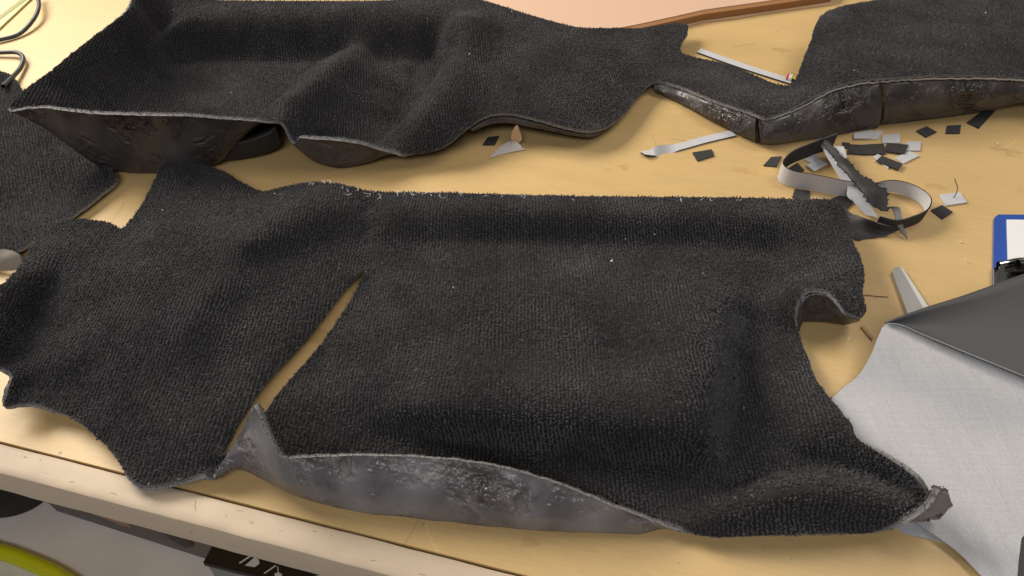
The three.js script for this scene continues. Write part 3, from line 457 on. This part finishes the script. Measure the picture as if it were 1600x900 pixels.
// pencil: hexagonal barrel with red end
{
  const g = thing('pencil', 'yellow and black pencil with a red and white end beside the pale strip', 'pencil');
  const a = mm(1230, 120, 5.5), b = mm(1300, 140, 5.5), d = b.clone().sub(a).normalize(), q = new THREE.Quaternion().setFromUnitVectors(new THREE.Vector3(0, 1, 0), d);
  const piece = (name, s, e, r, m, seg = 16) => { const c = new THREE.CylinderGeometry(r, r, e - s, seg); const o = mesh(name, c, m, g); o.quaternion.copy(q); o.position.copy(a).addScaledVector(d, (s + e) / 2); return o; };
  piece('end_cap', 0, 0.0025, 0.0044, std([0.55, 0.03, 0.05], 0.4)); piece('white_band', 0.0025, 0.007, 0.0046, std([0.75, 0.75, 0.72], 0.4));
  const barrel = new THREE.CylinderGeometry(0.0044, 0.0044, 0.06, 6, 1).toNonIndexed(), col = []; const bp = barrel.attributes.position;
  for (let i = 0; i < bp.count; i += 3) { let ang = 0; for (let k = 0; k < 3; k++) ang += Math.atan2(bp.getZ(i + k), bp.getX(i + k)) / 3; const y = Math.floor((Math.atan2(bp.getZ(i) + bp.getZ(i + 1) + bp.getZ(i + 2), bp.getX(i) + bp.getX(i + 1) + bp.getX(i + 2)) + Math.PI) / (Math.PI / 3)) % 2; for (let k = 0; k < 3; k++) col.push(...(y ? [0.75, 0.50, 0.03] : [0.02, 0.02, 0.02])); }
  barrel.setAttribute('color', new THREE.Float32BufferAttribute(col, 3)); barrel.computeVertexNormals();
  const o = mesh('barrel', barrel, std([1, 1, 1], 0.35, { vertexColors: true }), g); o.quaternion.copy(q); o.position.copy(a).addScaledVector(d, 0.037);
}
// cut snippets: photo corners on the bench
const snip = (corners, white, label, h = 0.4, group) => {
  const hh = h + 1.3, o = mesh(white ? 'webbing_snippet' : 'vinyl_snippet', slab(corners, h, hh), white ? M.whiteWeb : M.blackWeb); info(o, label, 'snippet', group); return o; };
const BG = 'black cut snippets', WG = 'pale cut snippets';
snip([[754, 226], [762, 214], [780, 212], [773, 226]], 0, 'black snippet beside the torn paper scrap', 0.4, BG);
snip([[1082, 238], [1112, 233], [1116, 243], [1090, 251]], 0, 'black snippet below the pale strip under the zigzag edge', 0.4, BG);
snip([[1193, 258], [1205, 245], [1222, 244], [1214, 260]], 0, 'black snippet tucked beside the rounded end of the looped webbing', 0.4, BG);
snip([[1432, 204], [1448, 197], [1464, 206], [1447, 214]], 0, 'black diamond snippet, wider of the two lying in the open', 0.4, BG);
snip([[1480, 196], [1502, 195], [1500, 208], [1478, 208]], 0, 'small black squarish snippet lying alone between a diamond and a long strip', 0.4, BG);
snip([[1511, 191], [1535, 173], [1556, 172], [1530, 200]], 0, 'long black snippet half under the raised carpet edge', 0.4, BG);
snip([[1455, 328], [1472, 320], [1489, 331], [1473, 342]], 0, 'black diamond snippet in front of the white snippet with a thread', 0.4, BG);
snip([[1468, 304], [1500, 300], [1511, 316], [1478, 321]], 1, 'white snippet with a dark thread standing on it', 0.4, WG);
snip([[1334, 208], [1362, 203], [1368, 208], [1360, 216], [1334, 216]], 1, 'pale rounded snippet under the raised right carpet edge', 1.8, WG);
snip([[1352, 217], [1367, 204], [1380, 204], [1372, 217]], 1, 'pale snippet lying under a rounded one', 0.4, WG);
snip([[1378, 211], [1406, 208], [1407, 223], [1379, 223]], 1, 'pale snippet just behind the black cluster', 0.4, WG);
snip([[1416, 221], [1439, 221], [1438, 235], [1412, 235]], 1, 'pale snippet at the far side of a black snippet corner', 0.4, WG);
snip([[1386, 223], [1420, 226], [1414, 240], [1384, 236]], 0, 'black snippet overlapping the corner of a pale one', 1.8, BG);
snip([[1364, 245], [1372, 240], [1390, 255], [1388, 263]], 1, 'pale snippet mostly covered by a black rectangle', 0.4, WG);
snip([[1398, 246], [1422, 236], [1437, 243], [1412, 255]], 1, 'pale snippet touching a black rectangle', 0.4, WG);
snip([[1369, 251], [1378, 243], [1411, 256], [1404, 265]], 0, 'black rectangular snippet laid over two pale ones', 1.9, BG);
snip([[1257, 249], [1272, 241], [1282, 245], [1267, 254]], 1, 'smaller pale snippet inside the webbing loop', 0.4, WG);
snip([[1260, 258], [1278, 248], [1294, 256], [1273, 267]], 1, 'larger pale snippet inside the webbing loop', 1.8, WG);
snip([[1326, 225], [1345, 226], [1381, 224], [1384, 240], [1350, 241], [1324, 239]], 0, 'wide black offcut lying among the pale snippets', 1.0, BG);
snip([[1316, 222], [1328, 223], [1328, 232], [1318, 230]], 0, 'black snippet end next to the wide black offcut', 0.4, BG);
snip([[1232, 263], [1246, 254], [1257, 266], [1240, 271]], 0, 'black snippet under the loop wall by the pale ones', 0.4, BG);
snip([[1238, 308], [1242, 295], [1266, 298], [1265, 314]], 0, 'black snippet between the loop and the carpet edge', 0.4, BG);
snip([[1300, 310], [1320, 302], [1334, 316], [1318, 330], [1300, 326]], 0, 'black offcut under the loop beside the carpet corner', 0.4, BG);
mesh('loose_thread', tube([mm(1490, 309, 2), mm(1494, 303, 6), mm(1496, 292, 12), mm(1493, 284, 17), mm(1492, 279, 20)], 0.00045, 20, 5), M.black); info(scene.children.at(-1), 'dark thread standing up from the white snippet', 'thread');
// looped webbing on edge
{
  const g = thing('looped_webbing', 'long pale and black webbing standing on edge in an open loop', 'webbing');
  // centre line pixels at the lower edge (height 0), standing up about 16 mm
  const line = [[1300, 232, 1], [1262, 246, 1], [1228, 262, 1], [1216, 280, 1], [1226, 289, 1], [1270, 298, 1], [1320, 308, 1], [1372, 312, 2], [1380, 300, 3], [1410, 314, 1.5], [1440, 334, 1], [1441, 347, 1], [1420, 357, 1], [1390, 358, 1], [1360, 344, 1], [1336, 314, 5], [1312, 276, 9], [1290, 238, 9]];
  const run = (pts, up, name) => { const P = pts.map((p) => mm(...p).add(new THREE.Vector3(0, up / 2, 0))), W = P.map((p, i) => new THREE.Vector3(0, up, 0.002)); const [t, u] = ribbon(P, W, 0.0012, 120); return [t, u]; };
  const a = run(line.slice(0, 8).map(([x, y, h]) => [x, y, h]), 0.022), b = run([[1352, 306, 2], [1390, 300, 1.5], [1422, 309, 1], [1444, 326, 1], [1441, 344, 1], [1418, 356, 1], [1392, 362, 1], [1366, 356, 1]], 0.017);
  mesh('pale_face', a[0], M.whiteWeb, g); mesh('dark_face', a[1], M.blackWeb, g); mesh('pale_face', b[0], M.whiteWeb, g); mesh('dark_face', b[1], M.blackWeb, g);
  const d = [[1300, 228, 14], [1312, 255, 18], [1328, 285, 18], [1345, 315, 12], [1362, 338, 4]].map((p) => mm(...p)), dw = [0.026, 0.020, 0.016, 0.016, 0.012].map((k) => new THREE.Vector3(k, 0, 0.004));
  const [t, u] = ribbon(d, dw, 0.0012, 60); mesh('pale_face', t, M.whiteWeb, g); mesh('dark_face', u, M.whiteWeb, g);
}
{
  const g = thing('frayed_trim', 'black frayed trim strip lying across the looped webbing', 'trim');
  const S = sheet({ thick: 0.0022, step: 0.0028, edgeNoise: 0.0016, soft: 0.01, outline: [[1282, 216, 18], [1292, 220, 22], [1312, 240, 28], [1330, 258, 30], [1345, 274, 30], [1362, 282, 29], [1372, 292, 28], [1384, 296, 26], [1386, 312, 22], [1384, 330, 16], [1372, 326, 16], [1358, 316, 20], [1346, 300, 24], [1330, 280, 26], [1314, 262, 26], [1298, 240, 22]], inner: [[1322, 260, 31], [1360, 298, 28]] });
  mesh('face', S.top, M.black, g); mesh('back', S.bottom, M.vinyl, g); mesh('cut_edge', S.edge, M.vinyl, g); fray(S, g, null, 0.05);
  const e = [[1398, 324, 14], [1404, 340, 14], [1406, 352, 10], [1412, 362, 6], [1418, 374, 2]].map((p) => mm(...p)), ew = [0.008, 0.007, 0.006, 0.004, 0.001].map((k) => new THREE.Vector3(k, 0, 0));
  const [t2, u2] = ribbon([mm(1384, 326, 16), ...e], [new THREE.Vector3(0.006, 0, 0), ...ew], 0.001, 30); mesh('tail', t2, std([0.16, 0.155, 0.155], 0.7), g); mesh('tail_back', u2, M.vinyl, g);
}
{
  const g = thing('torn_trim', 'black torn flap of trim beside the carpet corner', 'trim');
  const S = sheet({ thick: 0.0014, step: 0.005, edgeNoise: 0.0008, outline: [[1312, 320, 4], [1330, 333, 8], [1352, 341, 14], [1378, 350, 14], [1404, 357, 8], [1396, 363, 5], [1384, 369, 2], [1352, 373, 1], [1338, 376, 1], [1318, 350, 3]], inner: [[1350, 355, 6], [1375, 359, 4]] });
  mesh('face', S.top, M.black, g); mesh('back', S.bottom, M.vinyl, g); mesh('cut_edge', S.edge, M.vinyl, g);
}
// torn paper scrap
{
  const g = thing('paper_scrap', 'torn white paper scrap with a curled tan corner', 'paper scrap');
  const S = sheet({ thick: 0.0005, step: 0.004, edgeNoise: 0.0003, outline: [[766, 247, 1], [784, 228, 2], [800, 219, 5], [808, 222, 7], [818, 232, 2], [822, 233, 1], [798, 238, 1], [778, 243, 1]], inner: [[795, 230, 3]] });
  mesh('paper', S.top, std([0.55, 0.5, 0.48], 0.9), g); mesh('paper_back', S.bottom, std([0.55, 0.36, 0.2], 0.9), g); mesh('torn_edge', S.edge, std([0.6, 0.45, 0.3], 0.9), g);
  const c = sheet({ thick: 0.0005, step: 0.003, edgeNoise: 0.0002, outline: [[800, 220, 6], [800, 206, 16], [808, 195, 24], [812, 205, 18], [815, 214, 12], [813, 222, 7], [808, 223, 5]], inner: [] });
  mesh('curled_corner', c.top, std([0.55, 0.34, 0.18], 0.9), g); mesh('curled_corner_back', c.bottom, std([0.55, 0.36, 0.2], 0.9), g);
}
// cardboard sheet behind
{
  const g = thing('cardboard_sheet', 'peach coloured cardboard sheet with a torn brown edge at the back of the bench', 'cardboard');
  const edge = [[600, 60], [760, 58], [900, 52], [960, 45], [1005, 36], [1060, 24], [1100, 15], [1150, 8], [1200, 1], [1300, -14]], back = [[1350, -70], [600, -70]];
  mesh('top_liner', slab([...edge, ...back], 12, 13), std([0.64, 0.43, 0.30], 0.8), g);
  mesh('core', slab(edge.map(([x, y]) => [x, y + 7]).concat(back), 2, 11.9), std([0.30, 0.14, 0.05], 0.9), g);
  mesh('bottom_liner', slab(edge.map(([x, y], i) => [x, y + 19 + (i % 2) * 2]).concat(back), 0.4, 1.6), std([0.52, 0.35, 0.2], 0.9), g);
}
// yellow ruler and cords at the far left
{
  const g = thing('yellow_ruler', 'pale yellow plastic rule with an olive centre line at the bench corner', 'ruler');
  mesh('body', slab([[-40, 62], [-8, 50], [56, -10], [-40, -10]], 0.4, 3), std([0.62, 0.60, 0.26], 0.4), g);
  mesh('groove_line', slab([[-40, 62 - 8], [-4, 33], [46, -4], [36, -4], [-8, 30]], 3.1, 3.6), std([0.25, 0.23, 0.06], 0.5), g);
}
info(mesh('power_lead', tube([[-30, 68, 4], [0, 62, 4], [28, 54, 4], [48, 36, 8], [60, 14, 12], [58, -14, 14]].map((p) => mm(...p)), 0.0030, 80, 10), M.cord), 'black cord arching up over the yellow rule', 'lead');
info(mesh('power_lead', tube([[-40, 82, 5], [0, 82, 6], [26, 82, 7], [36, 90, 7], [33, 104, 6], [22, 118, 8], [5, 135, 16]].map((p) => mm(...p)), 0.0030, 80, 10), M.cord), 'black cord bent back to slip behind the flat carpet', 'lead');
// scissors blade, its handle under the vinyl fold
{
  const g = thing('scissors', 'steel scissors blade reaching out from under the vinyl fold', 'scissors'), st = std([0.42, 0.41, 0.40], 0.35, { metalness: 0.6 });
  mesh('blade', slab([[1394, 424], [1398, 418], [1406, 417], [1448, 492], [1420, 494]], 1, 4.4), st, g);
  mesh('bevel', slab([[1404, 418], [1410, 418], [1458, 490], [1444, 494]], 1.4, 3.4), std([0.75, 0.74, 0.72], 0.3, { metalness: 0.4 }), g);
}
// clipboard
{
  const g = thing('clipboard', 'blue clipboard holding white paper under a chrome clip', 'clipboard');
  mesh('board', slab([[1554, 340], [1560, 335], [1700, 336], [1710, 470], [1552, 460]], 0.4, 3.4), std([0.02, 0.075, 0.36], 0.4), g);
  mesh('paper', slab([[1573, 343], [1700, 344], [1700, 460], [1576, 450]], 3.5, 4.2), std([0.78, 0.78, 0.78], 0.9), g);
  const ch = std([0.75, 0.75, 0.76], 0.15, { metalness: 1 });
  mesh('clip_plate', slab([[1553, 420], [1562, 411], [1640, 408], [1640, 460], [1553, 454]], 4.4, 6), ch, g);
  mesh('clip_spring', tube([mm(1560, 414, 9), mm(1575, 411, 10), mm(1590, 408, 10), mm(1640, 406, 10)], 0.0035, 20, 10), ch, g);
  mesh('clip_side', slab([[1562, 416], [1570, 414], [1570, 452], [1562, 452]], 6, 11), ch, g);
  mesh('grip', tube([mm(1590, 414, 14), mm(1600, 414, 14), mm(1660, 410, 14)], 0.0055, 20, 10), std([0.02, 0.02, 0.022], 0.3), g);
}
// threads and bits on the bench
info(mesh('loose_thread', tube([mm(1334, 462, 1), mm(1352, 461, 1), mm(1370, 463, 1), mm(1388, 464, 1)], 0.0004, 20, 5), M.black), 'thin dark thread lying between the carpet notch and the scissors', 'thread');
info(mesh('wood_splinter', slab([[1345, 510], [1349, 508], [1366, 528], [1363, 531]], 0.4, 1.8), std([0.42, 0.28, 0.12], 0.8)), 'tan splinter beside the folded corner of the vinyl', 'splinter');
{
  // lint and crumbs: on the bench and caught in the pile
  const geo = new THREE.IcosahedronGeometry(0.0008, 0), spots = [[352, 212], [862, 150], [930, 88]], pos = [];
  for (const [x, y] of [[1512, 408], [1378, 437], [1323, 529], [1560, 225], [1570, 232], [1500, 380]]) for (let k = 0; k < 3; k++) pos.push(mm(x + rr(-4, 4), y + rr(-3, 3), 1));
  const S2 = [near.S, farCarpet.S]; for (const S of S2) for (let k = 0; k < 12; k++) { const i = Math.floor(rnd() * S.T.length); if (S.Nn[i].y > 0.5) pos.push(S.T[i].clone().addScaledVector(S.Nn[i], 0.0042)); }
  const im = new THREE.InstancedMesh(geo, M.lint, pos.length), m = new THREE.Matrix4(), q = new THREE.Quaternion();
  pos.forEach((p, i) => { q.setFromEuler(new THREE.Euler(rr(0, 6), rr(0, 6), rr(0, 6))); m.compose(p, q, new THREE.Vector3(rr(0.5, 1.3), rr(0.4, 0.8), rr(0.5, 1.8))); im.setMatrixAt(i, m); });
  im.name = 'lint_specks'; im.castShadow = im.receiveShadow = true; info(im, 'tiny white lint specks scattered over the carpets and bench', 'lint', null, 'stuff'); scene.add(im);
}
{ const x0 = at(425, 300).x, z1 = at(600, 322).z; fray(near.S, near.g, (p) => p.x > x0 && p.z < z1 && p.x < at(1300, 315).x, 0.85, 2.0, 6); }
// curly pale threads along the far cut of the near carpet
for (let k0 = 0; k0 < 46; k0++) {
  const f = rnd(), x = f < 0.5 ? rr(470, 720) : rr(480, 1305), y = (x < 570 ? 290 + (x - 480) * 0.1 : 301 + (x - 570) * 0.019) + rr(1, 14) * rnd(), S = near.S, T = mm(x, y, 24);
  let best = 0, bd = 1e9; for (let i = 0; i < S.T.length; i++) { const d = S.T[i].distanceToSquared(T); if (d < bd) { bd = d; best = i; } }
  const pts = [], p = S.T[best].clone().addScaledVector(S.Nn[best], 0.0016), L = 3 + Math.floor(rnd() * rnd() * 9); let a = rr(0, 6.28);
  for (let k = 0; k < L; k++) { pts.push(p.clone().add(new THREE.Vector3(0, rr(0, 0.0015), 0))); p.x += 0.0018 * Math.cos(a); p.z += 0.0018 * Math.sin(a); a += rr(-1.1, 1.1); }
  mesh('stray_thread', tube(pts, rr(0.00014, 0.00026), 4 * L, 4), M.lint, near.g);
}
// ---------------------------------------------------------------- below the bench
{
  const fl = -850;
  const g = thing('yellow_hose', 'bright yellow-green hose curving over the concrete floor', 'hose');
  const P = [[-160, 850], [-60, 848], [0, 862], [50, 880], [100, 905], [150, 945], [190, 1000]].map(([x, y]) => mm(x, y, fl + 15));
  mesh('tube', tube(P, 0.0145, 80, 16), std([0.72, 0.76, 0.012], 0.35), g);
  const st = thing('black_bin', 'black plastic bin with rounded corners standing under the bench', 'bin');
  const rim = mm(80, 788, fl), near0 = mm(20, 811, fl), sz = 0.4, c = new THREE.Vector3(rim.x - sz / 2, -0.85, near0.z - sz / 2);
  const rr2 = (q, r) => { const sh = new THREE.Shape(); sh.moveTo(-q + r, -q); sh.lineTo(q - r, -q); sh.quadraticCurveTo(q, -q, q, -q + r); sh.lineTo(q, q - r); sh.quadraticCurveTo(q, q, q - r, q); sh.lineTo(-q + r, q); sh.quadraticCurveTo(-q, q, -q, q - r); sh.lineTo(-q, -q + r); sh.quadraticCurveTo(-q, -q, -q + r, -q); return sh; };
  const bd = rr2(sz / 2, 0.1); bd.holes.push(rr2(sz / 2 - 0.006, 0.096));
  for (const [n, shp, d, y] of [['wall', bd, 0.26, 0.006], ['bottom', rr2(sz / 2 - 0.001, 0.1), 0.005, 0.001], ['rim', (() => { const q = rr2(sz / 2 + 0.012, 0.11); q.holes.push(rr2(sz / 2 - 0.006, 0.096)); return q; })(), 0.02, 0.267]]) { const g = new THREE.ExtrudeGeometry(shp, { depth: d, bevelEnabled: false, curveSegments: 16 }); g.rotateX(-Math.PI / 2); const o = mesh(n, g, std([0.014, 0.012, 0.010], 0.45), st); o.position.copy(c); o.position.y += y; }
  info(mesh('grey_board', slab([[76, 740], [340, 820], [326, 868], [82, 790], [60, 770]], fl + 1, fl + 22), std([0.20, 0.185, 0.17], 0.8)), 'grey board lying on the floor along the bench', 'board');
  info(mesh('pink_board', slab([[120, 770], [150, 775], [205, 822], [190, 820], [130, 796]], fl + 23, fl + 30), std([0.42, 0.28, 0.22], 0.8)), 'short pinkish strip lying on the grey floor board', 'board');
  info(mesh('dark_board', slab([[190, 790], [240, 800], [300, 850], [285, 852]], fl + 23, fl + 32), std([0.10, 0.09, 0.085], 0.8)), 'dark strip lying on the grey floor board', 'board');
  // black carton with printed marks
  const cv = document.createElement('canvas'); cv.width = 512; cv.height = 256; const x = cv.getContext('2d');
  x.fillStyle = '#14110f'; x.fillRect(0, 0, 512, 256); x.translate(0, 88); x.strokeStyle = x.fillStyle = '#d8d6d0'; x.lineWidth = 6;
  x.beginPath(); x.moveTo(95, 130); x.lineTo(120, 70); x.stroke(); x.beginPath(); x.moveTo(112, 134); x.lineTo(126, 84); x.lineTo(140, 90); x.lineTo(148, 108); x.lineTo(140, 130); x.closePath(); x.fill();
  x.lineWidth = 5; x.beginPath(); x.moveTo(172, 148); x.lineTo(192, 98); x.stroke(); x.beginPath(); x.arc(210, 138, 11, 0, 6.3); x.fill(); x.lineWidth = 3; x.beginPath(); x.moveTo(198, 100); x.lineTo(208, 130); x.stroke();
  x.beginPath(); x.moveTo(240, 256); x.quadraticCurveTo(262, 130, 320, 90); x.lineTo(345, 96); x.quadraticCurveTo(300, 180, 300, 256); x.fill(); x.fillStyle = '#6a2a2a'; x.fillRect(296, 130, 10, 12); x.fillStyle = '#cfccc6'; x.fillRect(420, 120, 30, 136);
  const tx = new THREE.CanvasTexture(cv); tx.colorSpace = THREE.SRGBColorSpace;
  const b = thing('black_carton', 'black carton with white printed symbols on the floor by the bench', 'carton');
  const A = mm(324, 882, fl + 90), B = mm(600, 952, fl + 90), T = mm(360, 812, fl + 90), ux = B.clone().sub(A), uy = T.clone().sub(A);
  uy.addScaledVector(ux, -uy.dot(ux) / ux.lengthSq());
  const W = ux.length(), D = uy.length(), box = mesh('body', new THREE.BoxGeometry(W, 0.088, D), std([0.33, 0.34, 0.32], 0.7), b);
  const ctr = A.clone().addScaledVector(ux, 0.5).addScaledVector(uy, 0.5); box.position.copy(ctr); box.position.y = -0.85 + 0.045; box.rotation.y = -Math.atan2(ux.z, ux.x);
  const top = mesh('printed_lid', new THREE.BoxGeometry(W + 0.006, 0.012, D + 0.006), [0, 1, 2, 3, 4, 5].map((k) => k === 2 ? std([1, 1, 1], 0.4, { map: tx }) : M.black), b); top.position.copy(ctr); top.position.y = -0.85 + 0.096; top.rotation.y = box.rotation.y;
}

// ---------------------------------------------------------------- lamps over the bench
for (const [i, [x, y, z, w, d, L, c]] of LAMPS.entries()) {
  const l = new THREE.RectAreaLight(c, L, w, d); l.position.set(x, y, z); l.lookAt(x * 0.15, 0, z * 0.15); scene.add(l);
  const g = thing('ceiling_lamp', ['white batten lamp above the far left of the bench', 'white batten lamp above the far right of the bench', 'white batten lamp above the near side of the bench'][i], 'lamp', 'lamps above the bench');
  const h = mesh('housing', new RoundedBoxGeometry(w + 0.06, d + 0.06, 0.05, 2, 0.01), std([0.7, 0.7, 0.7], 0.5), g); h.position.set(0, 0, 0.04);
  const f = mesh('diffuser', new THREE.BoxGeometry(w, d, 0.004), std([0.8, 0.8, 0.8], 0.6, { emissive: new THREE.Color(c), emissiveIntensity: 0.6 }), g); f.position.set(0, 0, 0.0085); g.position.copy(l.position); g.quaternion.copy(l.quaternion);
}
renderer.render(scene, camera);
